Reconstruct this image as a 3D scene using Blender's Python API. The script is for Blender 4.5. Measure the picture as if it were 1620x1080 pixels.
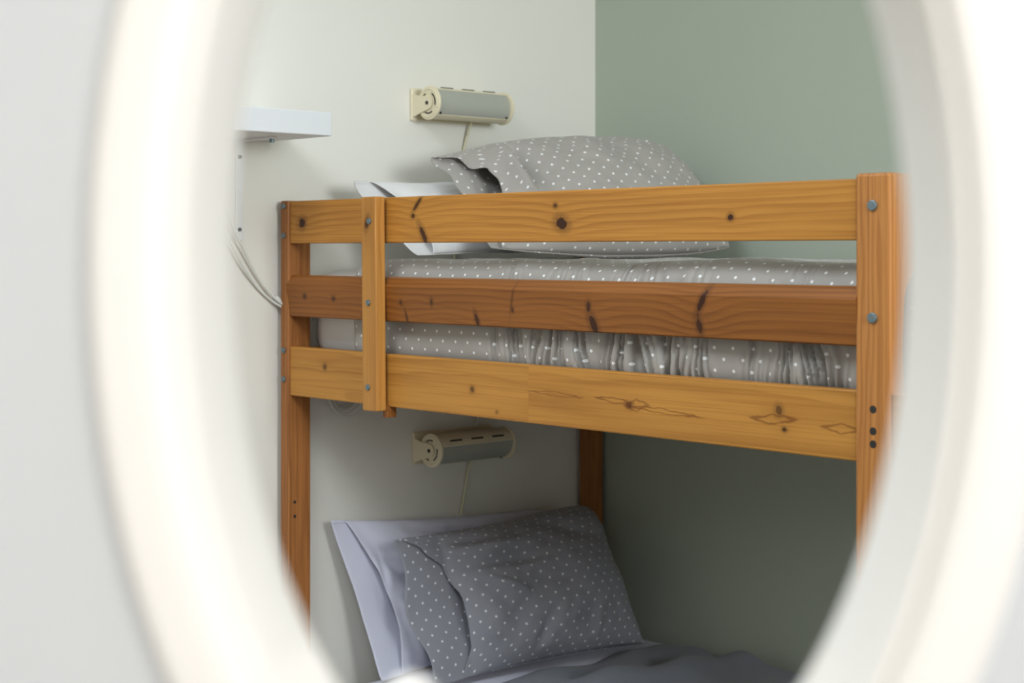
import bpy, bmesh, math, random
from mathutils import Vector, Matrix, noise
random.seed(7)
for o in list(bpy.data.objects): bpy.data.objects.remove(o, do_unlink=True)
S = bpy.context.scene
COL = S.collection
PI = math.pi

# ------------------------------------------------------------------ camera
# world: X runs along the sage wall away from the corner, Y along the white wall into the corner, Z up
_n = math.hypot(.68, .7332)
RGT = Vector((.68/_n, .7332/_n, 0)); FWD = Vector((-.7332/_n, .68/_n, 0)); UP = Vector((0, 0, 1))
CAM = Vector((2.683, -2.745, 1.32))
cd = bpy.data.cameras.new('camera'); cam = bpy.data.objects.new('camera', cd); COL.objects.link(cam)
cd.sensor_width = 36; cd.lens = 36*2493/1620; cd.shift_y = -144/1620
m = Matrix((RGT, UP, -FWD)).transposed().to_4x4(); m.translation = CAM
cam.matrix_world = m
cd.clip_start = .02
cd.dof.use_dof = True; cd.dof.focus_distance = 2.68; cd.dof.aperture_fstop = 5.0
S.camera = cam

# ------------------------------------------------------------------ light and exposure
S.view_settings.view_transform = 'Standard'; S.view_settings.look = 'None'
S.view_settings.exposure = 0.0; S.view_settings.gamma = 1; S.view_settings.use_curve_mapping = False
W = bpy.data.worlds.new('world'); S.world = W; W.use_nodes = True
W.node_tree.nodes['Background'].inputs[0].default_value = (.72, .84, 1, 1)
W.node_tree.nodes['Background'].inputs[1].default_value = .6
def area(name, loc, target, sx, sy, power, col):
    l = bpy.data.lights.new(name, 'AREA'); l.shape = 'RECTANGLE'; l.size = sx; l.size_y = sy; l.energy = power; l.color = col
    o = bpy.data.objects.new(name, l); COL.objects.link(o); o.location = loc
    o.rotation_euler = (Vector(target)-Vector(loc)).to_track_quat('-Z', 'Y').to_euler()
    return o
area('window_daylight_bed_side', (4.32, -1.40, 1.85), (0, -1.40, 1.85), 1.25, .88, 68, (.91, .96, 1))
area('added_overhead_light', (.95, -2.2, 2.49), (.95, -2.2, 0), 1.0, .8, 31, (.84, .93, 1))  # added overhead fill, no known source; brightens rail fronts and sage wall
area('window_daylight_camera_side', (4.32, -3.3, 1.72), (0, -3.3, 1.72), 1.3, 1.1, 44, (1, .965, .93))

# ------------------------------------------------------------------ helpers
def obj(name, me, mat=None, parent=None, loc=(0, 0, 0), rot=(0, 0, 0), smooth=False):
    if isinstance(me, bmesh.types.BMesh):
        bm = me; me = bpy.data.meshes.new(name); bm.to_mesh(me); bm.free()
    o = bpy.data.objects.new(name, me); COL.objects.link(o)
    if mat is not None and not me.materials: me.materials.append(mat)
    o.location = loc; o.rotation_euler = rot
    if parent: o.parent = parent
    if smooth:
        for p in me.polygons: p.use_smooth = True
    return o
def tag(o, label, cat, group=None):
    o['label'] = label; o['category'] = cat
    if group: o['group'] = group
    return o
def thing(name, label, cat, loc=(0, 0, 0), group=None):
    o = bpy.data.objects.new(name, None); COL.objects.link(o); o.location = loc; o.empty_display_size = .05
    return tag(o, label, cat, group)
def struct(o): o['kind'] = 'structure'; return o
def box(bm, x0, x1, y0, y1, z0, z1, bev=0, seg=2):
    r = bmesh.ops.create_cube(bm, size=1)
    for v in r['verts']: v.co = Vector(((x0+x1)/2+v.co.x*(x1-x0), (y0+y1)/2+v.co.y*(y1-y0), (z0+z1)/2+v.co.z*(z1-z0)))
    if bev:
        es = {e for v in r['verts'] for e in v.link_edges}
        bmesh.ops.bevel(bm, geom=list(es), offset=bev, segments=seg, profile=.5, affect='EDGES')
    return bm
def boxm(*a, **k): return box(bmesh.new(), *a, **k)
def tube(bm, pts, r, seg=10, closed=False):
    pts = [Vector(p) for p in pts]; n = len(pts); rings = []
    for i, p in enumerate(pts):
        a = pts[(i-1) % n] if closed or i else pts[0]; b = pts[(i+1) % n] if closed or i < n-1 else pts[-1]
        t = (b-a).normalized(); s = t.cross(UP if abs(t.z) < .95 else Vector((1, 0, 0))).normalized(); q = s.cross(t)
        rings.append([bm.verts.new(p+(s*math.cos(2*PI*k/seg)+q*math.sin(2*PI*k/seg))*r) for k in range(seg)])
    for i in range(n if closed else n-1):
        A, B = rings[i], rings[(i+1) % n]
        for k in range(seg): bm.faces.new((A[k], A[(k+1) % seg], B[(k+1) % seg], B[k]))
    if not closed: bm.faces.new(rings[0][::-1]); bm.faces.new(rings[-1])
    bmesh.ops.recalc_face_normals(bm, faces=bm.faces); return bm
def spline(pts, n=8):
    P = [Vector(p) for p in pts]; P = [2*P[0]-P[1]]+P+[2*P[-1]-P[-2]]; out = []
    for i in range(1, len(P)-2):
        for k in range(n):
            t = k/n; a, b, c, d = P[i-1:i+3]
            out.append(.5*((2*b)+(c-a)*t+(2*a-5*b+4*c-d)*t*t+(3*b-a-3*c+d)*t**3))
    return out+[P[-2]]
def cyl(bm, c, axis, r, h, seg=20, bev=0):
    q = Vector(axis).to_track_quat('Z', 'Y').to_matrix().to_4x4(); q.translation = Vector(c)
    r_ = bmesh.ops.create_cone(bm, cap_ends=True, segments=seg, radius1=r, radius2=r, depth=h, matrix=q)
    if bev:
        fs = [f for v in r_['verts'] for f in v.link_faces if len(f.verts) == seg]
        es = {e for f in fs for e in f.edges}
        bmesh.ops.bevel(bm, geom=list(es), offset=bev, segments=2, profile=.5, affect='EDGES')
    return bm
def curve(*kp):
    def f(v):
        for (a, x), (b, y) in zip(kp, kp[1:]):
            if v <= b: return x+(y-x)*sstep(a, b, v)
        return kp[-1][1]
    return f
def sstep(a, b, x):
    t = min(1, max(0, (x-a)/(b-a))); return t*t*(3-2*t)

# ------------------------------------------------------------------ materials
class NT:
    def __init__(s, name):
        s.m = bpy.data.materials.new(name); s.m.use_nodes = True; s.t = s.m.node_tree; s.b = s.t.nodes['Principled BSDF']
    def n(s, typ, **kw):
        x = s.t.nodes.new(typ)
        for k, v in kw.items(): setattr(x, k, v)
        return x
    def put(s, sock, v):
        if isinstance(v, bpy.types.NodeSocket): s.t.links.new(v, sock)
        elif v is not None: sock.default_value = v
    def ma(s, op, a, b=None, c=None):
        x = s.n('ShaderNodeMath', operation=op)
        for i, v in enumerate((a, b, c)):
            if v is not None: s.put(x.inputs[i], v)
        return x.outputs[0]
    def mix(s, f, a, b):
        x = s.n('ShaderNodeMix', data_type='RGBA'); s.put(x.inputs[0], f)
        for i, v in ((6, a), (7, b)): s.put(x.inputs[i], v if isinstance(v, bpy.types.NodeSocket) else (*v, 1))
        return x.outputs[2]
    def sst(s, v, a, b, lo=0, hi=1):
        x = s.n('ShaderNodeMapRange', interpolation_type='SMOOTHSTEP'); s.put(x.inputs[0], v)
        for i, q in enumerate((a, b, lo, hi)): x.inputs[1+i].default_value = q
        return x.outputs[0]
    def noise(s, vec, scale, detail=3, rough=.5):
        x = s.n('ShaderNodeTexNoise'); s.put(x.inputs['Vector'], vec); x.inputs['Scale'].default_value = scale
        x.inputs['Detail'].default_value = detail; x.inputs['Roughness'].default_value = rough; return x.outputs[0]
    def coord(s, kind='Object'): return s.n('ShaderNodeTexCoord').outputs[kind]
    def sep(s, v):
        x = s.n('ShaderNodeSeparateXYZ'); s.put(x.inputs[0], v); return x.outputs
    def comb(s, a, b, c):
        x = s.n('ShaderNodeCombineXYZ')
        for i, v in enumerate((a, b, c)): s.put(x.inputs[i], v)
        return x.outputs[0]
    def bump(s, h, strength=.2, dist=.002):
        x = s.n('ShaderNodeBump'); s.put(x.inputs['Height'], h); x.inputs['Strength'].default_value = strength
        x.inputs['Distance'].default_value = dist; s.t.links.new(x.outputs[0], s.b.inputs['Normal'])
    def done(s, col=None, rough=.5, metal=0, spec=None):
        if col is not None: s.put(s.b.inputs['Base Color'], col if isinstance(col, bpy.types.NodeSocket) else (*col, 1))
        s.put(s.b.inputs['Roughness'], rough); s.b.inputs['Metallic'].default_value = metal
        if spec is not None: s.b.inputs['Specular IOR Level'].default_value = spec
        return s.m
def plain(name, col, rough=.5, metal=0, var=.06, scale=25, bump=0, spec=None):
    t = NT(name); f = t.noise(t.coord(), scale)
    c = t.mix(f, [x*(1-var) for x in col], [min(1, x*(1+var)) for x in col])
    if bump: t.bump(t.noise(t.coord(), scale*8), bump, .001)
    return t.done(c, rough, metal, spec)

def wood(name, axis, pith=(.14, .10), knots=(), light=(.52, .255, .075), dark=(.33, .135, .032), freq=70, rough=.42, seed=0.0, wav=.02, joint=None, rings=()):
    """pine: growth rings about an off-board pith, drawn out along the board; knots = (along, across, half length, half height, turn, strength)"""
    t = NT(name); X = t.sep(t.coord())
    L = X[axis]; a1, a2 = [(1, 2), (0, 2), (0, 1)][axis]
    V, Hh = X[a1], X[a2]
    if axis == 2: Hh, V = X[0], X[1]
    Ls = t.ma('ADD', L, seed)
    if joint is not None: Ls = t.ma('ADD', Ls, t.ma('MULTIPLY', t.ma('GREATER_THAN', L, joint), 3.7))
    nv = t.comb(t.ma('MULTIPLY', Ls, 1.1), t.ma('MULTIPLY', V, 9), t.ma('MULTIPLY', Hh, 9))
    base = t.ma('SQRT', t.ma('ADD', t.ma('POWER', t.ma('ADD', Hh, pith[0]), 2), t.ma('POWER', t.ma('ADD', V, pith[1]), 2)))
    v = t.ma('MULTIPLY_ADD', t.ma('SUBTRACT', t.noise(nv, 1.0, 3), .5), wav*2, base)
    dk = None
    for (kl, ka, hl, hh, ang, st) in knots:
        c, s_ = math.cos(ang), math.sin(ang)
        dl = t.ma('SUBTRACT', L, kl); da = t.ma('SUBTRACT', Hh, ka)
        p = t.ma('DIVIDE', t.ma('ADD', t.ma('MULTIPLY', dl, c), t.ma('MULTIPLY', da, s_)), hl)
        q = t.ma('DIVIDE', t.ma('SUBTRACT', t.ma('MULTIPLY', da, c), t.ma('MULTIPLY', dl, s_)), hh)
        d = t.ma('SQRT', t.ma('ADD', t.ma('MULTIPLY', p, p), t.ma('MULTIPLY', q, q)))
        d = t.ma('ADD', d, t.ma('MULTIPLY', t.ma('SUBTRACT', t.noise(t.comb(L, V, Hh), 160, 2), .5), .7))
        mk = t.ma('MAXIMUM', t.ma('MULTIPLY', t.sst(d, 1.15, .7), st), t.ma('MULTIPLY', t.sst(d, 2.2, 1.0), .38*st))
        dk = mk if dk is None else t.ma('MAXIMUM', dk, mk)
        # grain parts round the knot
        r0 = min(.012, max(hl, hh)); e = t.ma('EXPONENT', t.ma('MULTIPLY', t.ma('ADD', t.ma('POWER', t.ma('DIVIDE', dl, r0*5), 2), t.ma('POWER', t.ma('DIVIDE', da, r0*2.2), 2)), -1))
        v = t.ma('ADD', v, t.ma('MULTIPLY', e, r0*.6*st))
    ring = t.ma('FRACT', t.ma('MULTIPLY', v, freq))
    lat = t.ma('MULTIPLY', t.sst(ring, .25, .92), t.sst(ring, 1.0, .93))
    fine = t.noise(t.comb(t.ma('MULTIPLY', Ls, 4), t.ma('MULTIPLY', V, 300), t.ma('MULTIPLY', Hh, 300)), 1, 3)
    big = t.noise(t.comb(t.ma('MULTIPLY', Ls, 2.2), t.ma('MULTIPLY', V, 22), t.ma('MULTIPLY', Hh, 22)), 1, 2)
    big = t.sst(big, .3, .72)
    c = t.mix(t.ma('MULTIPLY', lat, t.ma('MULTIPLY_ADD', big, .5, .22)), light, dark)
    c = t.mix(t.ma('MULTIPLY', big, .35), c, [x*.72 for x in light])
    c = t.mix(t.ma('MULTIPLY', t.sst(fine, .42, .78), .5), c, dark)
    if dk is not None: c = t.mix(dk, c, (.045, .014, .006))
    for (kl, ka, hl, hh, ang, st) in rings:                # pointed loops of latewood
        dl = t.ma('SUBTRACT', L, kl); da = t.ma('SUBTRACT', t.ma('SUBTRACT', Hh, ka), t.ma('MULTIPLY', dl, math.tan(ang)))
        da = t.ma('ADD', da, t.ma('MULTIPLY', t.ma('SUBTRACT', t.noise(t.comb(L, V, Hh), 60, 2), .5), hh*1.3))
        d = t.ma('ADD', t.ma('ABSOLUTE', t.ma('DIVIDE', dl, hl)), t.ma('POWER', t.ma('ABSOLUTE', t.ma('DIVIDE', da, hh)), 1.6))
        c = t.mix(t.ma('MULTIPLY', t.sst(t.ma('ABSOLUTE', t.ma('SUBTRACT', d, 1)), .42, .1), st), c, (.16, .045, .010))
    t.bump(lat, .12, .0006)
    return t.done(c, rough, 0, .22)

def cloth(name, col, dots=False, var=.05, weave=1800, rough=.8):
    t = NT(name); uv = t.coord('UV'); f = t.noise(t.coord(), 9, 3)
    c = t.mix(f, [x*(1-var) for x in col], [min(1, x*(1+var)) for x in col])
    if dots:
        U = t.sep(uv); P = .035; R = .0027; ds = []
        for o in (0, .5):
            a = t.ma('SUBTRACT', t.ma('FRACT', t.ma('ADD', t.ma('DIVIDE', U[0], P), o+10)), .5)
            b = t.ma('SUBTRACT', t.ma('FRACT', t.ma('ADD', t.ma('DIVIDE', U[1], P), o+10)), .5)
            ds.append(t.ma('SQRT', t.ma('ADD', t.ma('MULTIPLY', a, a), t.ma('MULTIPLY', b, b))))
        d = t.ma('MINIMUM', *ds)
        c = t.mix(t.sst(d, R/P*1.15, R/P*.8), c, (.80, .80, .79))
    t.bump(t.noise(t.comb(t.ma('MULTIPLY', t.sep(uv)[0], weave), t.ma('MULTIPLY', t.sep(uv)[1], weave), 0.0), 1, 1), .08, .0006)
    t.b.inputs['Sheen Weight'].default_value = .12; t.b.inputs['Sheen Roughness'].default_value = .5
    return t.done(c, rough, 0, .3)

M_white = plain('white_wall_paint', (.79, .765, .69), .75, var=.02, scale=2, bump=.06)
M_sage = plain('sage_wall_paint', (.43, .475, .39), .7, var=.025, scale=2, bump=.08)
M_ceil = plain('ceiling_paint', (.82, .82, .79), .8, var=.02)
M_gloss = plain('white_gloss_paint', (.90, .89, .87), .4, var=.015, scale=8)
M_part = plain('partition_paint', (.63, .66, .69), .6, var=.02, scale=3)
M_cream = plain('cream_plastic', (.78, .70, .50), .38, var=.03)
M_dark = plain('dark_slot', (.02, .018, .014), .7)
M_grille = None
M_bolt = plain('zinc_bolt', (.17, .22, .24), .42, .6)
M_shelf = plain('white_shelf_laminate', (.72, .73, .74), .4, var=.01)
M_bracket = plain('white_bracket_steel', (.78, .79, .78), .4, .1, var=.02)
M_cable = plain('white_cable_plastic', (.72, .72, .66), .45, var=.03)
M_cord = plain('cream_cord_plastic', (.70, .66, .46), .45, var=.03)
C_DOT = cloth('dotted_grey_cotton', (.36, .335, .305), True)
C_DOTB = cloth('dotted_blue_grey_cotton', (.30, .30, .335), True)
C_SHEET = cloth('dotted_satin_cotton', (.36, .335, .305), True, rough=.5)
C_WHITE = cloth('white_cotton', (.74, .73, .72))
C_LAV = cloth('lavender_white_cotton', (.66, .66, .76))
C_GREY = cloth('slate_grey_cotton', (.22, .235, .27))
t = NT('floor_boards'); X = t.sep(t.coord())
pl = t.ma('FRACT', t.ma('MULTIPLY', X[1], 8)); fl = t.noise(t.comb(t.ma('MULTIPLY', X[0], 2), t.ma('MULTIPLY', X[1], 30), 0.0), 1, 4)
M_floor = t.done(t.mix(t.sst(pl, .03, .0), t.mix(fl, (.07, .045, .027), (.11, .072, .043)), (.12, .07, .04)), .45)
t = NT('perforated_grey_diffuser'); X = t.sep(t.coord())
gr = t.ma('ADD', t.ma('POWER', t.ma('SINE', t.ma('MULTIPLY', X[1], 2400)), 2), t.ma('POWER', t.ma('SINE', t.ma('MULTIPLY', X[2], 2400)), 2))
M_grille = t.done(t.mix(t.ma('MULTIPLY', gr, .5), (.36, .36, .31), (.44, .44, .38)), .45)

# ------------------------------------------------------------------ the room
WX, WY = -.012, .033         # plane of the white wall, plane of the sage wall
RX, RY, HC = 4.4, -4.62, 2.5
struct(obj('floor', boxm(WX-.1, RX+.1, RY-.1, WY+.1, -.1, 0), M_floor))
bm = bmesh.new()                              # ceiling with an invented roof window, added to brighten the bed front
rx0, rx1, ry0, ry1 = .43, 1.47, -2.62, -1.78
box(bm, WX-.1, rx0, RY-.1, WY+.1, HC, HC+.1); box(bm, rx1, RX+.1, RY-.1, WY+.1, HC, HC+.1)
box(bm, rx0, rx1, RY-.1, ry0, HC, HC+.1); box(bm, rx0, rx1, ry1, WY+.1, HC, HC+.1)
struct(obj('ceiling', bm, M_ceil))
bm = bmesh.new(); w = .05
box(bm, rx0, rx0+w, ry0, ry1, HC+.03, HC+.1, .004); box(bm, rx1-w, rx1, ry0, ry1, HC+.03, HC+.1, .004)
box(bm, rx0+w, rx1-w, ry0, ry0+w, HC+.03, HC+.1, .004); box(bm, rx0+w, rx1-w, ry1-w, ry1, HC+.03, HC+.1, .004)
rw = struct(obj('window_3', bm, M_gloss))  # unseen frame, made up to go with the overhead fill
gt = NT('added_roof_glass'); gt.b.inputs['Transmission Weight'].default_value = 1
obj('pane', boxm(rx0+w, rx1-w, ry0+w, ry1-w, HC+.06, HC+.066), gt.done((1, 1, 1), .02), rw)
struct(obj('wall_left', boxm(WX-.1, WX, RY-.1, WY+.1, 0, HC), M_white))
struct(obj('wall_back', boxm(WX, RX, WY, WY+.1, 0, HC), M_sage))
struct(obj('wall_front', boxm(WX, RX, RY-.1, RY, 0, HC), M_white))
wins = [(-4.0, -2.6, 1.12, 2.32), (-2.06, -.74, 1.38, 2.34)]        # openings in the wall opposite the white one: y0, y1, z0, z1
bm = bmesh.new(); ys = RY
for (y0, y1, z0, z1) in wins:
    box(bm, RX, RX+.1, ys, y0, 0, HC); box(bm, RX, RX+.1, y0, y1, 0, z0); box(bm, RX, RX+.1, y0, y1, z1, HC); ys = y1
box(bm, RX, RX+.1, ys, WY, 0, HC)
struct(obj('wall_right', bm, M_white))
gt = NT('window_glass'); gt.b.inputs['Transmission Weight'].default_value = 1; gm = gt.done((1, 1, 1), .02)
for i, (y0, y1, z0, z1) in enumerate(wins):
    bm = bmesh.new(); w = .05; ym = (y0+y1)/2
    box(bm, RX+.03, RX+.09, y0, y1, z0, z0+w, .004); box(bm, RX+.03, RX+.09, y0, y1, z1-w, z1, .004)
    box(bm, RX+.03, RX+.09, y0, y0+w, z0+w, z1-w, .004); box(bm, RX+.03, RX+.09, y1-w, y1, z0+w, z1-w, .004)
    box(bm, RX+.035, RX+.085, ym-.02, ym+.02, z0+w, z1-w, .004)
    wo = struct(obj('window_%d' % (i+1), bm, M_gloss))
    for (ya, yb) in ((y0+w, ym-.02), (ym+.02, y1-w)): obj('pane', boxm(RX+.056, RX+.062, ya, yb, z0+w, z1-w), gm, wo)
    obj('window_sill', boxm(RX-.05, RX+.03, y0-.03, y1+.03, z0-.03, z0, .004), M_gloss, wo)
struct(obj('baseboard_left', boxm(WX, WX+.01, RY, WY, 0, .07, .003), M_gloss))
struct(obj('baseboard_back', boxm(WX+.01, RX, WY-.01, WY, 0, .07, .003), M_gloss))

# partition with the oval opening: local x = right, y = away from the viewer, z = up
D0 = .55; PCX = .0213; PCZ = -.0046
def part_origin(): return CAM + FWD*D0 + RGT*PCX + UP*PCZ
PM = Matrix((RGT, FWD, UP)).transposed().to_4x4(); PM.translation = part_origin()
OA, OB = .1365, .2355
NSEG = 120
def ell(a, b, k): return a*math.cos(2*PI*k/NSEG), b*math.sin(2*PI*k/NSEG)
bm = bmesh.new()
hx, zt, zb = .75, HC-1.32-PCZ, -1.32-PCZ
for yy in (.012, .088):
    I = [bm.verts.new((x, yy, z)) for x, z in (ell(OA+.008, OB+.008, k) for k in range(NSEG))]
    O = []
    for k in range(NSEG):
        x, z = ell(1, 1, k); q = min(hx/abs(x) if abs(x) > 1e-6 else 9e9, (zt if z > 0 else -zb)/abs(z) if abs(z) > 1e-6 else 9e9)
        O.append(bm.verts.new((x*q, yy, z*q)))
    # square the outline by adding the four corners
    for k in range(NSEG):
        j = (k+1) % NSEG; A, B = O[k], O[j]
        vs = [I[k], I[j], B]
        if abs(abs(A.co.x)-hx) > 1e-5 and abs(abs(B.co.x)-hx) < 1e-5 or abs(abs(A.co.x)-hx) < 1e-5 and abs(abs(B.co.x)-hx) > 1e-5:
            cz = zt if A.co.z > 0 else zb
            vs.append(bm.verts.new((math.copysign(hx, A.co.x), yy, cz)))
        vs.append(A); bm.faces.new(vs)
bmesh.ops.recalc_face_normals(bm, faces=bm.faces)
# side faces of the partition
for sx in (-1, 1): box(bm, sx*hx-.002, sx*hx+.002, .012, .088, zb, zt)
po = struct(obj('wall_partition', bm, M_part)); po.matrix_world = PM
fr = thing('oval_frame', 'white painted oval porthole frame set in the pale partition wall', 'frame'); fr.matrix_world = PM
def oval(prof):
    bm = bmesh.new(); R_ = []
    for (o_, d) in prof:
        oa, ob = o_ if isinstance(o_, tuple) else (o_, o_)
        R_.append([bm.verts.new((x, d, z)) for x, z in (ell(OA+oa, OB+ob, k) for k in range(NSEG))])
    for i in range(len(R_)-1):
        for k in range(NSEG):
            j = (k+1) % NSEG; bm.faces.new((R_[i][k], R_[i][j], R_[i+1][j], R_[i+1][k]))
    bmesh.ops.recalc_face_normals(bm, faces=bm.faces); return bm
obj('face_ring', oval([(.0045, .008), (.0045, .0035), (.006, .001), (.008, 0), (.018, -.0006), (.030, 0), (.033, .002), (.0345, .005), (.0345, .0125), (.0045, .0125), (.0045, .008)]), M_gloss, fr, smooth=True).data.set_sharp_from_angle(angle=.45)
IN = (-.0109, -.0200)                                  # the sloping inner band narrows the opening
obj('inner_bevel', oval([(.0045, .0065), (.0022, .0055), (.0004, .0062), (IN, .034), (IN, .037), ((IN[0]+.002, IN[1]+.002), .039), (.0075, .046), (.0075, .0125), (.0045, .0065)]), M_gloss, fr, smooth=True).data.set_sharp_from_angle(angle=.45)
obj('lining', oval([(.0075, .046), (.0075, .0885), (.0082, .0885), (.0082, .046), (.0075, .046)]), M_gloss, fr, smooth=True).data.set_sharp_from_angle(angle=.45)
# unseen wall added to block bed-side window light from the oval frame, from the partition's end to the window wall
bm = bmesh.new(); pe = PM @ Vector((hx, .053, 0))
q = [(pe.x-.02, pe.y-.02), (pe.x-.02, pe.y+.05), (RX, -2.10), (RX, -2.17)]
A = [bm.verts.new((x, y, 0)) for x, y in q]; B = [bm.verts.new((x, y, HC)) for x, y in q]
bm.faces.new(A); bm.faces.new(B)
for i in range(4): bm.faces.new((A[i], A[(i+1) % 4], B[(i+1) % 4], B[i]))
bmesh.ops.recalc_face_normals(bm, faces=bm.faces)
struct(obj('wall_light_block', bm, M_part))
# little peg on the lower lip
pg = thing('wooden_peg', 'small white round-headed peg standing on the lower lip of the oval frame', 'peg')
px_ = (650-810)/2493*.585-PCX
pz_ = -(OB+IN[1])*math.sqrt(1-(px_/(OA+IN[0]))**2)
pg.matrix_world = PM @ Matrix.Translation((px_, .035, pz_))
hz = (396-1066)/2493*.585 - PCZ - pz_      # height of its top above the lip
bm = bmesh.new(); bmesh.ops.create_uvsphere(bm, u_segments=24, v_segments=14, radius=.0105, matrix=Matrix.Translation((0, 0, hz-.0105))); obj('head', bm, M_gloss, pg, smooth=True)
bm = bmesh.new(); cyl(bm, (0, 0, (hz-.016)/2-.001), (0, 0, 1), .005, hz-.014); obj('stem', bm, M_gloss, pg)

# ------------------------------------------------------------------ bunk bed
bed = thing('bunk_bed', 'varnished pine bunk bed with slatted guard rails in the room corner', 'bunk bed')
ZT, ZTb, ZM, ZMb, ZB, ZBb = 1.420, 1.334, 1.270, 1.1865, 1.125, 1.026
YF = -.900
XL, XR = .030, 1.400
def plank(name, x0, x1, y0, y1, z0, z1, mat, bev=.003, rot=(0, 0, 0)):
    c = Vector(((x0+x1)/2, (y0+y1)/2, (z0+z1)/2))
    return obj(name, boxm(x0-c.x, x1-c.x, y0-c.y, y1-c.y, z0-c.z, z1-c.z, bev=bev), mat, bed, c, rot)
xc = (XL+XR)/2
def K(lst, zc): return [(x-xc, z-zc, a, b, r, s) for (x, z, a, b, r, s) in lst]
zc = (ZT+ZTb)/2
k_top = K([(.073, 1.375, .012, .0105, .3, 1), (.437, 1.405, .004, .020, -.75, .9), (.425, 1.384, .0055, .005, 0, .9), (.455, 1.348, .0065, .023, .55, .95),
           (.80, 1.395, .0050, .0045, 0, .85), (.815, 1.365, .0150, .0105, -.3, 1), (1.175, 1.370, .0060, .0050, 0, 1)], zc)
zc2 = (ZM+ZMb)/2
k_mid = K([(.089, 1.228, .006, .005, 0, .8), (.185, 1.226, .006, .005, 0, .8), (.282, 1.262, .007, .006, 0, .8), (.282, 1.197, .007, .005, .2, .8), (.395, 1.223, .004, .005, 0, .8), (.484, 1.226, .004, .007, 0, .8), (.41, 1.197, .003, .013, .3, .8),
           (.607, 1.197, .005, .014, .35, .95), (.700, 1.235, .0025, .026, -.25, .55), (.700, 1.218, .004, .005, 0, .8), (.883, 1.228, .005, .009, -.1, .9),
           (.893, 1.199, .008, .019, .45, 1), (1.125, 1.243, .0055, .022, -.5, 1), (1.118, 1.205, .006, .013, .2, .95), (1.116, 1.222, .0025, .012, 0, .7)], zc2)
zc3 = (ZB+ZBb)/2
k_bot = K([(.150, 1.090, .006, .006, 0, .75), (.590, 1.074, .0060, .0055, 0, .75), (.655, 1.039, .004, .003, 0, .5), (.968, 1.073, .0070, .0050, -.3, .85), (1.265, 1.087, .0065, .0080, 0, .75), (1.275, 1.060, .0045, .0035, 0, .9)], zc3)
PINE = dict(light=(.54, .240, .045), dark=(.31, .108, .016))
W_top = wood('pine_top_rail', 0, (.11, .16), k_top, **PINE, freq=125, seed=1.3, wav=.014)
W_mid = wood('pine_middle_rail', 0, (.16, .12), k_mid, light=(.30, .108, .022), dark=(.15, .045, .009), freq=115, seed=4.1, wav=.012)
W_bot = wood('pine_bottom_rail', 0, (.02, .16), k_bot, light=(.54, .250, .050), dark=(.31, .112, .018), freq=110, seed=8.8, wav=.020, joint=.02, rings=K([(.935, 1.079, .036, .0042, -.05, .7), (1.04, 1.069, .065, .0040, -.04, .65), (.80, 1.080, .055, .0035, -.03, .55), (1.255, 1.074, .036, .0065, .03, .65), (1.375, 1.070, .03, .006, 0, .6), (.985, 1.074, .022, .009, .1, .5)], zc3))
W_post = wood('pine_post', 2, (-.012, .05), (), light=(.55, .235, .065), dark=(.30, .10, .022), freq=140, seed=2.2, wav=.035)
W_postl = wood('pine_reddish_post', 2, (.06, .006), (), light=(.42, .165, .048), dark=(.13, .038, .009), freq=150, seed=6.1, wav=.035)
W_grd = wood('pine_guard_upright', 2, (.05, .2), [(.152, -.003, .012, .006, .3, .9)], light=(.56, .26, .06), dark=(.36, .14, .026), freq=110, seed=9.2)
RT = .022
plank('guard_rail', XL, XR, YF, YF+RT, ZTb, ZT, W_top, .0025)
# the middle rail: rounded-over top edge and a face that leans in towards its foot
bm = bmesh.new(); hw = (1.402-.024)/2; hh = (ZM-ZMb)/2
prof = [(-.001, -hh+.002), (.001, -hh), (.020, -hh), (.022, -hh+.002), (.022, hh-.002), (.020, hh), (.0075, hh), (.003, hh-.003), (-.0045, hh-.016), (-.0055, hh-.0185)]
A = [bm.verts.new((-hw, y, z)) for y, z in prof]; B = [bm.verts.new((hw, y, z)) for y, z in prof]
for i in range(len(prof)):
    j = (i+1) % len(prof); bm.faces.new((A[i], A[j], B[j], B[i]))
bm.faces.new(A); bm.faces.new(B); bmesh.ops.recalc_face_normals(bm, faces=bm.faces)
mr = obj('guard_rail', bm, W_mid, bed, ((.024+1.402)/2, YF, zc2))
mr['label'] = 'darker reddish middle rail'
plank('bottom_rail', XL, XR, YF, YF+RT, ZBb, ZB, W_bot, .0025)
# guard upright, a touch out of plumb
gx0, gx1 = .304, .346
gz0, gz1 = 1.0185, 1.421
gd = obj('guard_upright', boxm(-.0215, .0215, -.024, 0, -(gz1-gz0)/2, (gz1-gz0)/2, bev=.0025), W_grd, bed, (.330, YF-.006, (gz0+gz1)/2), (0, -.012, 0))
plank('spacer_block', .342, .356, YF-.006, YF+.016, 1.006, 1.03, W_mid, .001)
# posts
plank('post', .0025, .030, YF-.004, YF+.052, 0, ZT+.001, W_postl, .003)
plank('post', XR, XR+.056, YF-.004, YF+.075, 0, 1.427, W_post, .0045)
plank('post', .0025, .030, -.037, .017, 0, ZT, W_postl, .003)
plank('post', 2.06, 2.087, YF-.004, YF+.052, 0, ZT, W_postl, .003)
plank('post', 2.06, 2.087, -.037, .017, 0, ZT, W_postl, .003)
W_back = wood('pine_far_rail', 0, (.05, .16), (), **PINE, freq=80, seed=3.3)
W_side = wood('pine_end_rail', 1, (.05, .16), (), **PINE, freq=80, seed=5.3)
plank('back_rail', .030, 2.06, -.010, .012, ZBb, ZB, W_back)
plank('bottom_rail', XR+.056, 2.06, YF, YF+RT, ZBb, ZB, W_back)
plank('back_rail', .030, 2.06, -.010, .012, .24, .36, W_back)
plank('lower_rail', .030, XR, YF, YF+RT, .24, .36, W_back)
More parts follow.
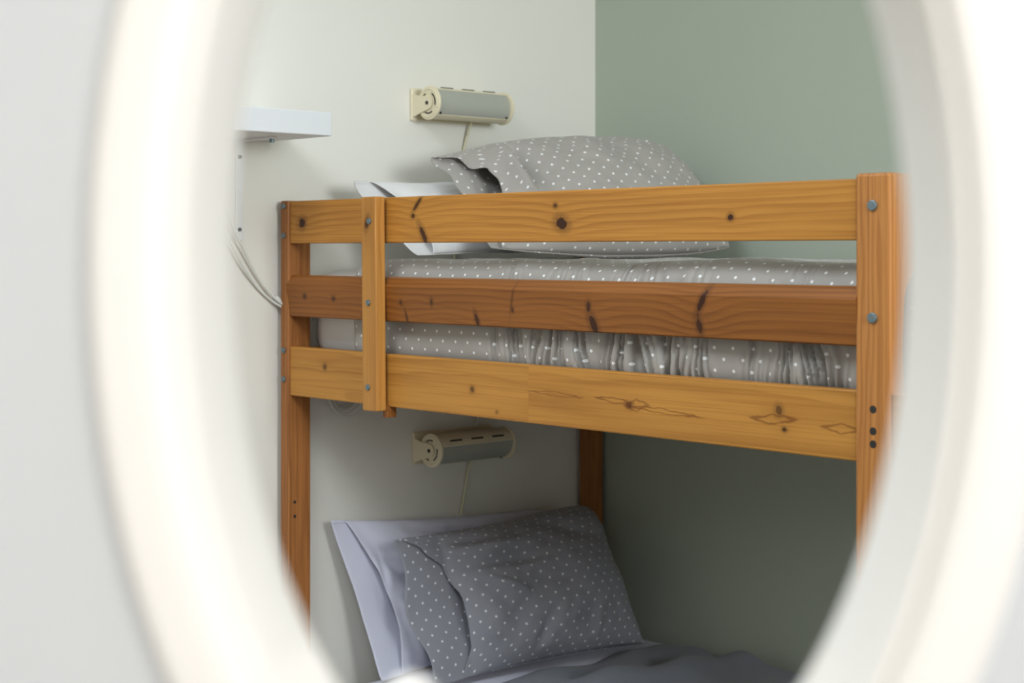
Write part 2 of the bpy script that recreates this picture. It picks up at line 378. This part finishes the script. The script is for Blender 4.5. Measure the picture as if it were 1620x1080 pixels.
plank('lower_rail', XR+.056, 2.06, YF, YF+RT, .24, .36, W_back)
for zz in (ZBb, .24):
    for xx in (.004, 2.062): plank('end_rail', xx, xx+.022, YF+.052, -.037, zz, zz+.095, W_side)
for xx in (2.062,): 
    for zz in (ZTb, ZMb): plank('end_rail', xx, xx+.022, YF+.052, -.037, zz, zz+.085, W_side)
for zz in (ZBb+.045, .29):
    for yy in (YF+RT, -.030): plank('ledger', .03, 2.06, yy, yy+.02, zz-.03, zz, W_back, .001)
sl = boxm(-.035, .035, YF+RT-(-.9)/2+.0, -.010+.45-.0, -.009, .009, bev=.002)
sl.free()
slm = None
for zz in (ZBb+.045, .29):  # slats out of view, the upper row added to block light
    for k in range(14):
        o = obj('bed_slat', slm if slm else boxm(-.035, .035, -.43, .43, -.009, .009, bev=.002), W_side, bed, (.10+k*.143, -.444, zz+.009)); slm = o.data
# bolts
bm = bmesh.new(); cyl(bm, (0, 0, 0), (0, 1, 0), .0075, .004, 20, .0012); cyl(bm, (0, -.0021, 0), (0, 1, 0), .0032, .0006, 6)
bme = bpy.data.meshes.new('bolt'); bm.to_mesh(bme); bm.free(); bme.materials.append(M_bolt)
yb = YF-.004-.0015
for (x, z, s) in [(.0155, 1.410, .8), (.0155, 1.350, .8), (.0155, 1.117, .8), (.0155, 1.058, .8), (1.429, 1.382, 1), (1.429, 1.227, 1)]:
    b = obj('bolt', bme, None, bed, (x, yb, z)); b.scale = (s, 1, s)
for (x, z) in [(.330, 1.222), (.329, 1.063), (.333, 1.375)]:
    b = obj('bolt', bme, None, bed, (x, YF-.0315, z)); b.scale = (.75, 1, .75)
bm = bmesh.new(); cyl(bm, (0, 0, 0), (0, 1, 0), .0055, .003, 16); cyl(bm, (0, .003, 0), (0, 1, 0), .0055, .003, 16)
hme = bpy.data.meshes.new('bolt_hole'); bm.to_mesh(hme); bm.free(); hme.materials.append(M_dark)
for z in (1.101, 1.071, 1.053): obj('bolt_hole', hme, None, bed, (1.4295, YF-.0028, z))
for z in (.808, .779): 
    o = obj('bolt_hole', hme, None, bed, (.0295, YF+.012, z), (0, 0, PI/2)); o.scale = (.6, 1, .6)

# ------------------------------------------------------------------ bedding
def grid_mesh(name, P, UV, nu, nv, mat, parent=None, thick=0, off=(0, 0), **kw):
    """P(i,j) -> point, UV(i,j) -> uv in metres"""
    me = bpy.data.meshes.new(name)
    vs = [P(i/nu, j/nv) for j in range(nv+1) for i in range(nu+1)]
    fs = [(j*(nu+1)+i, j*(nu+1)+i+1, (j+1)*(nu+1)+i+1, (j+1)*(nu+1)+i) for j in range(nv) for i in range(nu)]
    me.from_pydata(vs, [], fs); ul = me.uv_layers.new(name='UVMap')
    if UV is None:                       # lengths measured over the cloth itself, from the middle of the panel
        V3 = [Vector(p) for p in vs]; at = lambda i, j: V3[j*(nu+1)+i]; A = {}; B = {}; ci, cj = nu//2, nv//2
        for j in range(nv+1):
            A[ci, j] = 0
            for i in range(ci+1, nu+1): A[i, j] = A[i-1, j]+(at(i, j)-at(i-1, j)).length
            for i in range(ci-1, -1, -1): A[i, j] = A[i+1, j]-(at(i, j)-at(i+1, j)).length
        for i in range(nu+1):
            B[i, cj] = 0
            for j in range(cj+1, nv+1): B[i, j] = B[i, j-1]+(at(i, j)-at(i, j-1)).length
            for j in range(cj-1, -1, -1): B[i, j] = B[i, j+1]-(at(i, j)-at(i, j+1)).length
        for l in me.loops:
            j, i = divmod(l.vertex_index, nu+1); ul.data[l.index].uv = (A[i, j]+off[0], B[i, j]+off[1])
    else:
        for l in me.loops:
            j, i = divmod(l.vertex_index, nu+1); ul.data[l.index].uv = UV(i/nu, j/nv)
    me.materials.append(mat); o = obj(name, me, None, parent, smooth=True, **kw)
    if thick:
        md = o.modifiers.new('cloth_thickness', 'SOLIDIFY'); md.thickness = thick; md.offset = -1
    return o
def crease(p, a, b, w, d):
    ab = (b[0]-a[0], b[1]-a[1]); L2 = ab[0]**2+ab[1]**2
    t = max(0, min(1, ((p[0]-a[0])*ab[0]+(p[1]-a[1])*ab[1])/L2))
    dx, dy = p[0]-a[0]-ab[0]*t, p[1]-a[1]-ab[1]*t; r2 = (dx*dx+dy*dy)/(w*w)
    if r2 > 9: return 0
    return d*math.exp(-r2)*(math.sin(PI*(.12+.76*t)))
def rmul(x, y, z): return noise.noise(Vector((x, y, z)))
def pillow(root, case_mat, bl, br, tr, tl, T, backT, wid, hei, ef, eb, creases=(), seed=0, open_gap=.012, sag=.0, ear=.02, pw=2.6, tail=.06, epw=2, wr=2.1, shift=(0,0), names=('pillowcase_front','pillowcase_back')):
    """a stuffed pillow in a case that is open at its left end; ef(v), eb(v): how far left (in u) the front and back layers reach"""
    bl, br, tr, tl = [Vector(p) for p in (bl, br, tr, tl)]
    N = ((br-bl)+(tr-tl)).cross((tl-bl)+(tr-br)).normalized()
    Uo = ((br-bl)+(tr-tl)).normalized(); Vo = N.cross(Uo)
    def base(u, v):
        p = (bl*(1-u)+br*u)*(1-v)+(tl*(1-u)+tr*u)*v
        # edges draw in between the corners
        p += Vo*(-ear*(1-abs(2*min(1,max(0,u))-1)**epw))*(2*v-1)*.9 - Uo*(ear*(1-abs(2*v-1)**2))*(max(0, 2*u-1))
        if u > .5 and v > .5: p -= (Uo*.03+Vo*(.028*(2*v-1)))*(abs(2*u-1)**7*abs(2*v-1)**7)
        return p
    def thick(u, v):
        s = max(0, min(1, (u-tail)/(1-tail))); a = max(0, 1-abs(2*s-1)**pw) if s > .5 else max(0, 1-abs(2*s-1)**2.0)**1.6
        b = max(0, 1-abs(2*v-1)**pw)
        return (a**.55)*(b**.55)
    def mk(sign, e):
        def P(i, j):
            v = j; u = e(v)+(1-e(v))*i
            th = thick(u, v); vb = max(0, 1-(2*v-1)**2)
            gap = open_gap*(vb**.5)*max(0, 1-u/.3) if u < .3 else 0
            h = (T if sign > 0 else backT)*th + gap
            env = min(1, th*1.5+.25*vb)
            w = 0
            w += .006*rmul(u*3+seed, v*2.5, sign*3.1) + .0035*rmul(u*8+seed, v*5, 7+sign) + .0012*rmul(u*22, v*16, seed)
            w *= wr
            for c in creases: 
                if sign > 0: w += 1.5*crease((u, v), *c)
            return tuple(base(u, v)+N*sign*(h+w*env*(1 if sign > 0 else .6)) + N*(.006*rmul(u*2, v*3, seed+9))*(1 if u < .25 else max(0, 1-(u-.25)/.2)) - UP*sag*th)
        def UV(i, j):
            v = j; u = e(v)+(1-e(v))*i
            return ((u*wid+shift[0])*(1), v*hei+shift[1])
        return P, UV
    P, UV = mk(1, ef); f = grid_mesh(names[0], P, None, 150, 110, case_mat, root, .0016)
    P, UV = mk(-1, eb); b = grid_mesh(names[1], P, None, 110, 80, case_mat, root, .0016)
    return f, b
# --- lower pillows
rt = thing('pillow', 'lavender-white pillow propped on the white wall above the lower mattress', 'pillow')
pillow(rt, C_LAV, (.115, -.71, .432), (.10, -.10, .432), (.022, -.095, .715), (.030, -.775, .757), .042, .02, .68, .42,
       lambda v: .055+.05*math.sin(v*PI)-.035*v, lambda v: -.03+.02*math.sin(v*PI), creases=[((.03, .98), (.20, .55), .035, -.016), ((.20, .6), (.26, .05), .03, -.012), ((.12, .5), (.16, .0), .02, .010), ((.06, .7), (.10, .1), .025, .008), ((.22, .95), (.5, .85), .04, -.010), ((.10, .75), (.06, .2), .015, -.010), ((.24, .45), (.30, .1), .02, .012), ((.17, .35), (.19, .02), .012, -.010)], seed=3, open_gap=.014, ear=.012)
rt = thing('pillow', 'grey dotted pillow with open case end leaning on the lavender-white pillow', 'pillow')
pillow(rt, C_DOTB, (.235, -.665, .436), (.285, -.115, .436), (.085, -.085, .735), (.13, -.675, .722), .085, .03, .62, .40,
       curve((0, .10), (.2, .15), (.5, .16), (.75, .125), (.9, .05), (1, -.02)), lambda v: -.04+.02*math.sin(v*PI*3)-.02*v,
       creases=[((.02, .9), (.45, .80), .05, .012), ((.12, .93), (.34, .86), .03, -.012), ((.06, .85), (.07, .0), .02, -.014), ((.12, .7), (.10, .1), .018, .012), ((.55, .1), (.9, .25), .08, -.008), ((.3, .2), (.45, .5), .07, -.008), ((.2, .72), (.5, .66), .035, -.008), ((.25, .62), (.42, .42), .03, .007), ((.6, .9), (.85, .7), .05, -.007), ((.4, .05), (.5, .3), .03, -.007), ((.7, .04), (.74, .25), .03, .007)], seed=11, open_gap=.008, ear=.012, tail=.14)
# --- upper pillows
rt = thing('pillow', 'white pillow on the upper bed, mostly hidden behind the dotted one', 'pillow')
pillow(rt, C_WHITE, (.225, -.70, 1.312), (.18, -.12, 1.312), (.05, -.10, 1.49), (.10, -.770, 1.462), .032, .03, .66, .38,
       lambda v: .03+.05*math.sin(v*PI), lambda v: -.03+.02*math.sin(v*PI), creases=[((.03, .95), (.2, .4), .04, -.012), ((.1, .3), (.3, .1), .04, .01)], seed=5, open_gap=.02, ear=.01)
rt = thing('pillow', 'plump taupe dotted pillow with gaping case end on the upper bed', 'pillow')
pillow(rt, C_DOT, (.335, -.635, 1.328), (.490, -.065, 1.328), (.275, -.055, 1.555), (.17, -.620, 1.515), .085, .050, .62, .38,
       curve((0, .05), (.3, .12), (.6, .145), (.72, .13), (.8, .07), (.9, .06), (1, -.03)), curve((0, .02), (.5, .05), (.8, .02), (1, -.035)),
       creases=[((.2, .95), (.22, .45), .03, .016), ((.25, .9), (.28, .35), .022, -.015), ((.15, .1), (.35, .22), .05, -.014), ((.2, .2), (.45, .12), .03, .012), ((.78, .99), (.86, .84), .02, -.012), ((.5, .95), (.55, .6), .08, .008)], seed=21, open_gap=.020, ear=-.026, tail=.09, epw=3.2)

# --- mattress with rounded edges: cross-section in (y, z), swept along x
def roll(x0, x1, y0, y1, z0, z1, r, disp, endr=.05, nx=60, arc=8):
    """closed shell of a mattress or the sheet round it; returns P, UV, nu, nv"""
    prof = []
    def pt(y, z): prof.append((y, z))
    mid = (y0+y1)/2
    pt(mid, z0)
    n = 14
    for k in range(1, n): pt(mid+(y0+r-mid)*k/n, z0)
    for k in range(arc+1): a = -PI/2-k/arc*PI/2; pt(y0+r+r*math.cos(a), z0+r+r*math.sin(a))
    ns = 14
    for k in range(1, ns): pt(y0, z0+r+(z1-z0-2*r)*k/ns)
    for k in range(arc+1): a = PI-k/arc*PI/2; pt(y0+r+r*math.cos(a), z1-r+r*math.sin(a))
    nt = 46
    for k in range(1, nt): pt(y0+r+(y1-y0-2*r)*k/nt, z1)
    for k in range(arc+1): a = PI/2-k/arc*PI/2; pt(y1-r+r*math.cos(a), z1-r+r*math.sin(a))
    for k in range(1, 4): pt(y1, z1-r-(z1-z0-2*r)*k/4)
    for k in range(arc+1): a = -k/arc*PI/2; pt(y1-r+r*math.cos(a), z0+r+r*math.sin(a))
    for k in range(1, n): pt(y1-r+(mid-y1+r)*k/n, z0)
    pt(mid, z0)
    arcl = [0]
    for a, b in zip(prof, prof[1:]): arcl.append(arcl[-1]+math.hypot(b[0]-a[0], b[1]-a[1]))
    cy, cz = mid, (z0+z1)/2; nv = len(prof)-1
    def P(i, j):
        x = x0+(x1-x0)*i; k = round(j*nv); y, z = prof[k]
        e = min((x-x0), (x1-x))/endr
        s = 1 if e >= 1 else math.sqrt(max(0, 1-(1-e)**2))
        hy, hz = (y1-y0)/2, (z1-z0)/2
        ins = (1-s)*min(hz, endr)*.92
        y2 = cy+(y-cy)*(1-ins/hy); z2 = cz+(z-cz)*(1-ins/hz)
        dy, dz = disp(x, y, z, arcl[k])
        return (x, y2+dy, z2+dz)
    def UV(i, j): return (x0+(x1-x0)*i, arcl[round(j*nv)])
    return P, UV, nx, nv
# upper mattress (its white end shows beyond the dotted sheet)
P, UV, a, b = roll(.010, 2.04, -.840, -.040, 1.096, 1.280, .045, lambda x, y, z, s: (0, .004*rmul(x*6, y*3, 1)), .05, 80)
tag(grid_mesh('mattress', P, UV, a, b, C_WHITE), 'white mattress of the upper bunk with its bare rounded head end showing', 'mattress')
GATH = ((.66, .05, .5), (.735, .035, .9), (.79, .03, 1.0), (.835, .02, .9), (.925, .035, 1.0), (.985, .04, 1.1), (1.04, .035, 1.1), (1.085, .02, .9), (1.20, .03, .35), (1.275, .035, .9), (1.32, .03, .6))
def gath(x, y, z, s):
    d = 0; dz = 0
    if y < -.80:
        low = sstep(1.25, 1.12, z)
        for (x0, w, amp) in GATH:
            e = math.exp(-((x-x0)/w)**2)
            if e > .02:
                q = x + (z-1.12)*(.22*math.sin(x*31+x0*9)) + .006*rmul(x*14, z*18, 2)
                f_ = rmul(q*90, z*4+x0*5, 5)
                d += e*amp*.026*((1-abs(f_)*2.4)-.45)*(.18+.82*low)
        d += .005*rmul(x*5, z*8, 4)+.003*rmul(x*13, z*14, 6)
        d += .004*math.sin(PI*sstep(1.08, 1.3, z))
        d = max(-.020, min(.010, d))
    if z > 1.26:
        dz = .006*rmul(x*4, y*3, 14)+.004*rmul(x*11, y*9, 3)
        if y < -.74: dz += .009*rmul(x*3.2+2, 0, 1) + .0025*rmul(x*22, y*30, 9)
    return (-d, dz)
P, UV, a, b = roll(.180, 2.048, -.867, -.010, 1.088, 1.302, .05, gath, .035, 720)
tag(grid_mesh('dotted_sheet', P, UV, a, b, C_SHEET), 'taupe dotted sheet gathered round the upper mattress behind the rails', 'sheet')
# lower mattress and duvet
P, UV, a, b = roll(.045, 2.04, -.866, -.016, .315, .425, .045, lambda x, y, z, s: (0, (.004*rmul(x*6, y*5, 1) if z > .4 else 0)), .05, 90)
tag(grid_mesh('mattress', P, UV, a, b, C_LAV), 'lower bunk mattress under a lavender-white sheet', 'mattress')
def duv(i, j):
    x = .275+1.72*i; y = -.86+.852*j
    z = .440+.012*rmul(x*3, y*4, 2)+.008*rmul(x*7, y*8, 5)
    z += .020*math.exp(-((x-.36-.18*j)/.05)**2) - .05*sstep(.93, 1.0, j) - .05*sstep(.07, 0, j) + .006*math.sin(x*40+y*25)*math.exp(-((x-.45)/.12)**2)
    if i < .03: z = z-(.03-i)/.03*.012
    return (x+.03*rmul(y*5, 2, 1), y, z)
tag(grid_mesh('duvet', duv, lambda i, j: (i*1.7, j*.85), 150, 90, C_GREY, None, .014), 'slate grey duvet spread over the lower mattress', 'duvet')

# ------------------------------------------------------------------ wall lamps
def arc_pts(r, a0, a1, n): return [(r*math.cos(a0+(a1-a0)*k/n), r*math.sin(a0+(a1-a0)*k/n)) for k in range(n+1)]
def make_lamp(loc, tilt, label, cord, group):
    """tubular lamp: local x out of the wall, y along the tube, z up"""
    r = thing('wall_lamp', label, 'lamp', loc, group); AX = .058; HL = .105; R0 = .0335
    ca = lambda x, z: (AX+x*math.cos(tilt)-z*math.sin(tilt), x*math.sin(tilt)+z*math.cos(tilt))
    # wall plate
    obj('wall_plate', boxm(0, .008, -HL-.012, HL+.012, -.036, .036, bev=.003), M_cream, r)
    for s in (-1, 1):
        # bracket arm: wedge from the plate to a rounded tip at the axis
        bm = bmesh.new(); out = [(.004, .024), (.03, .017)]+[(AX+x, z) for x, z in arc_pts(.0145, PI/2-.1, -PI/2+.1, 12)]+[(.03, -.022), (.004, -.030)]
        y0 = s*(HL+.0075); A = [bm.verts.new((x, y0, z)) for x, z in out]; B = [bm.verts.new((x, y0+s*.003, z)) for x, z in out]
        bm.faces.new(A); bm.faces.new(B)
        for i in range(len(out)): bm.faces.new((A[i], A[(i+1) % len(out)], B[(i+1) % len(out)], B[i]))
        bmesh.ops.recalc_face_normals(bm, faces=bm.faces); br = obj('bracket_arm', bm, M_cream, r)
        bm = bmesh.new(); cyl(bm, (AX, y0+s*.0035, 0), (0, 1, 0), .0042, .002, 14); obj('pivot_screw', bm, M_dark, br)
        # end disc with a raised rim and curved vent slots
        bm = bmesh.new(); cyl(bm, (AX, s*(HL+.003), 0), (0, 1, 0), .037, .006, 48, .0015)
        tube(bm, [(AX+x, s*(HL+.006), z) for x, z in arc_pts(.0305, 0, 2*PI, 40)[:-1]], .0022, 6, True)
        ed = obj('end_cap', bm, M_cream, r, smooth=False)
        for (a0, a1) in ((-.55, .75), (1.75, 2.7), (-2.35, -1.3)):
            bm = bmesh.new(); tube(bm, [(AX+ca(x, z)[0]-AX, s*(HL+.0063), ca(x, z)[1]) for x, z in arc_pts(.0225, a0+.15, a1+.15, 10)], .0016, 6)
            obj('vent_slot', bm, M_dark, ed)
    def shell(name, a0, a1, rad, mat, flat=0, n=24, close=True):
        bm = bmesh.new(); pts = []
        for k in range(n+1):
            a = a0+(a1-a0)*k/n; q = rad-flat*math.sin(PI*k/n); pts.append((q*math.cos(a), q*math.sin(a)))
        inn = [(x*.9, z*.9) for x, z in pts][::-1]; pr = [ca(x, z) for x, z in pts+inn]
        A = [bm.verts.new((x, -HL, z)) for x, z in pr]; B = [bm.verts.new((x, HL, z)) for x, z in pr]
        for i in range(len(pr)): bm.faces.new((A[i], A[(i+1) % len(pr)], B[(i+1) % len(pr)], B[i]))
        bmesh.ops.recalc_face_normals(bm, faces=bm.faces); return obj(name, bm, mat, r)
    g0, g1 = -1.02, .98                                   # arc of the diffuser, about the outward direction
    ho = shell('housing', g1, 2*PI+g0, R0+.001, M_cream, 0, 40)
    shell('diffuser', g0+.02, g1-.02, R0-.0005, M_grille, .0045)
    bm = bmesh.new()
    for a in (g1+.02,):
        x, z = ca(R0*math.cos(a), R0*math.sin(a)); tube(bm, [(x, -HL, z), (x, HL, z)], .0018, 8)
    obj('edge_lip', bm, M_cream, ho)
    for k in (-1, 0, 1):
        a = g1+.33; x, z = ca((R0+.001)*math.cos(a), (R0+.001)*math.sin(a))
        bm = bmesh.new(); tube(bm, [(x, k*.062-.017, z), (x, k*.062+.017, z)], .0021, 8); obj('vent_slot', bm, M_dark, ho)
    for s in (-1, 1):
        a = g0+.12; x, z = ca((R0-.001)*math.cos(a), (R0-.001)*math.sin(a))
        bm = bmesh.new(); bmesh.ops.create_uvsphere(bm, u_segments=12, v_segments=8, radius=.0028, matrix=Matrix.Translation((x, s*(HL-.008), z))); obj('screw', bm, M_dark, r)
    bm = bmesh.new(); tube(bm, spline(cord, 8), .0032, 8); obj('cord', bm, M_cord, r, smooth=True)
    return r
l1 = make_lamp((WX, -.436, 1.641), math.radians(8), 'cream tube wall lamp with grey diffuser above the upper bunk pillows',
          [(.030, .048, -.02), (.02, .047, -.035), (.010, .043, -.06), (.006, .037, -.09), (.005, .02, -.16), (.005, .01, -.26), (.006, .01, -.40)], 'tube lamps on the white wall')
l2 = make_lamp((WX, -.430, .884), math.radians(-38), 'cream tube wall lamp tilted downward, mounted beneath the upper bunk',
          [(.03, .045, -.03), (.015, .045, -.045), (.006, .043, -.06), (.006, .035, -.10), (.006, .02, -.165)], 'tube lamps on the white wall')
obj('cord_clip', boxm(.0, .014, .010, .030, -.172, -.160, bev=.002), M_cable, l2)
bm = bmesh.new(); tube(bm, spline([(.004, .068, .036), (.012, .068, .050), (.008, .07, .062), (.004, .07, .10)], 6), .003, 8); obj('feed_cord', bm, M_cable, l2, smooth=True)

# ------------------------------------------------------------------ wall shelf, bracket, cables
sh = thing('wall_shelf', 'thick white floating shelf with steel bracket on the white wall', 'shelf', (WX, -1.2, 1.54))
obj('shelf_board', boxm(0, .212, -.55, .281, .002, .048, bev=.002), M_shelf, sh)
bk = thing('_tmp', 'x', 'x'); bpy.data.objects.remove(bk)
bm = bmesh.new(); box(bm, 0, .003, .196, .214, -.20, .0, .0008); box(bm, .003, .125, .196, .214, -.002, .002, .0008)
br = obj('bracket', bm, M_bracket, sh)
bm = bmesh.new(); cyl(bm, (.004, .205, -.032), (1, 0, 0), .004, .003, 12); obj('screw', bm, M_dark, br)
bm = bmesh.new(); cyl(bm, (.004, .205, -.178), (1, 0, 0), .004, .003, 12); obj('screw', bm, M_dark, br)
bm = bmesh.new(); cyl(bm, (.118, .205, -.005), (0, 0, 1), .005, .008, 12); obj('screw', bm, M_bolt, br)
cabs = [[(.010, -1.09, 1.50), (.010, -1.05, 1.42), (.008, -1.01, 1.345), (.004, -.99, 1.315), (.0, -.96, 1.27), (.003, -.93, 1.235), (.008, -.905, 1.212), (.0, -.85, 1.19)],
        [(.010, -1.10, 1.50), (.010, -1.06, 1.40), (.008, -1.02, 1.325), (.002, -.99, 1.283), (-.004, -.955, 1.245), (-.002, -.925, 1.22), (.004, -.903, 1.205), (.0, -.85, 1.18)]]
cc = thing('cable', 'pale twin cable drooping on the white wall from shelf to bed post', 'cable')
for c in cabs:
    bm = bmesh.new(); tube(bm, spline([(max(x, -.0085), y, z) for x, y, z in c], 8), .0024, 8); obj('strand', bm, M_cable, cc, smooth=True)
bm = bmesh.new(); tube(bm, [(.002, -.916, 1.226), (.004, -.900, 1.209)], .0052, 10); obj('sleeve', bm, M_cable, cc, smooth=True)
cl = thing('cable_coil', 'coiled pale cable hanging on the white wall below the bottom rail', 'cable')
for k in range(5):
    bm = bmesh.new(); rx, rz = .030+.0045*k, .034+.0040*k; yo, zo = -.742+.003*math.sin(k*2.3), 1.024-.001*k
    tube(bm, [(WX+.008+.0045*k+.003*math.sin(a*2+k), yo+rx*math.cos(a), zo+rz*math.sin(a)) for a in [2*PI*q/40 for q in range(40)]], .0021, 7, True); obj('loop', bm, M_cable, cl, smooth=True)
bm = bmesh.new(); cyl(bm, (WX+.016, -.742, 1.060), (1, 0, 0), .003, .032, 10); obj('hook', bm, M_cable, cl)
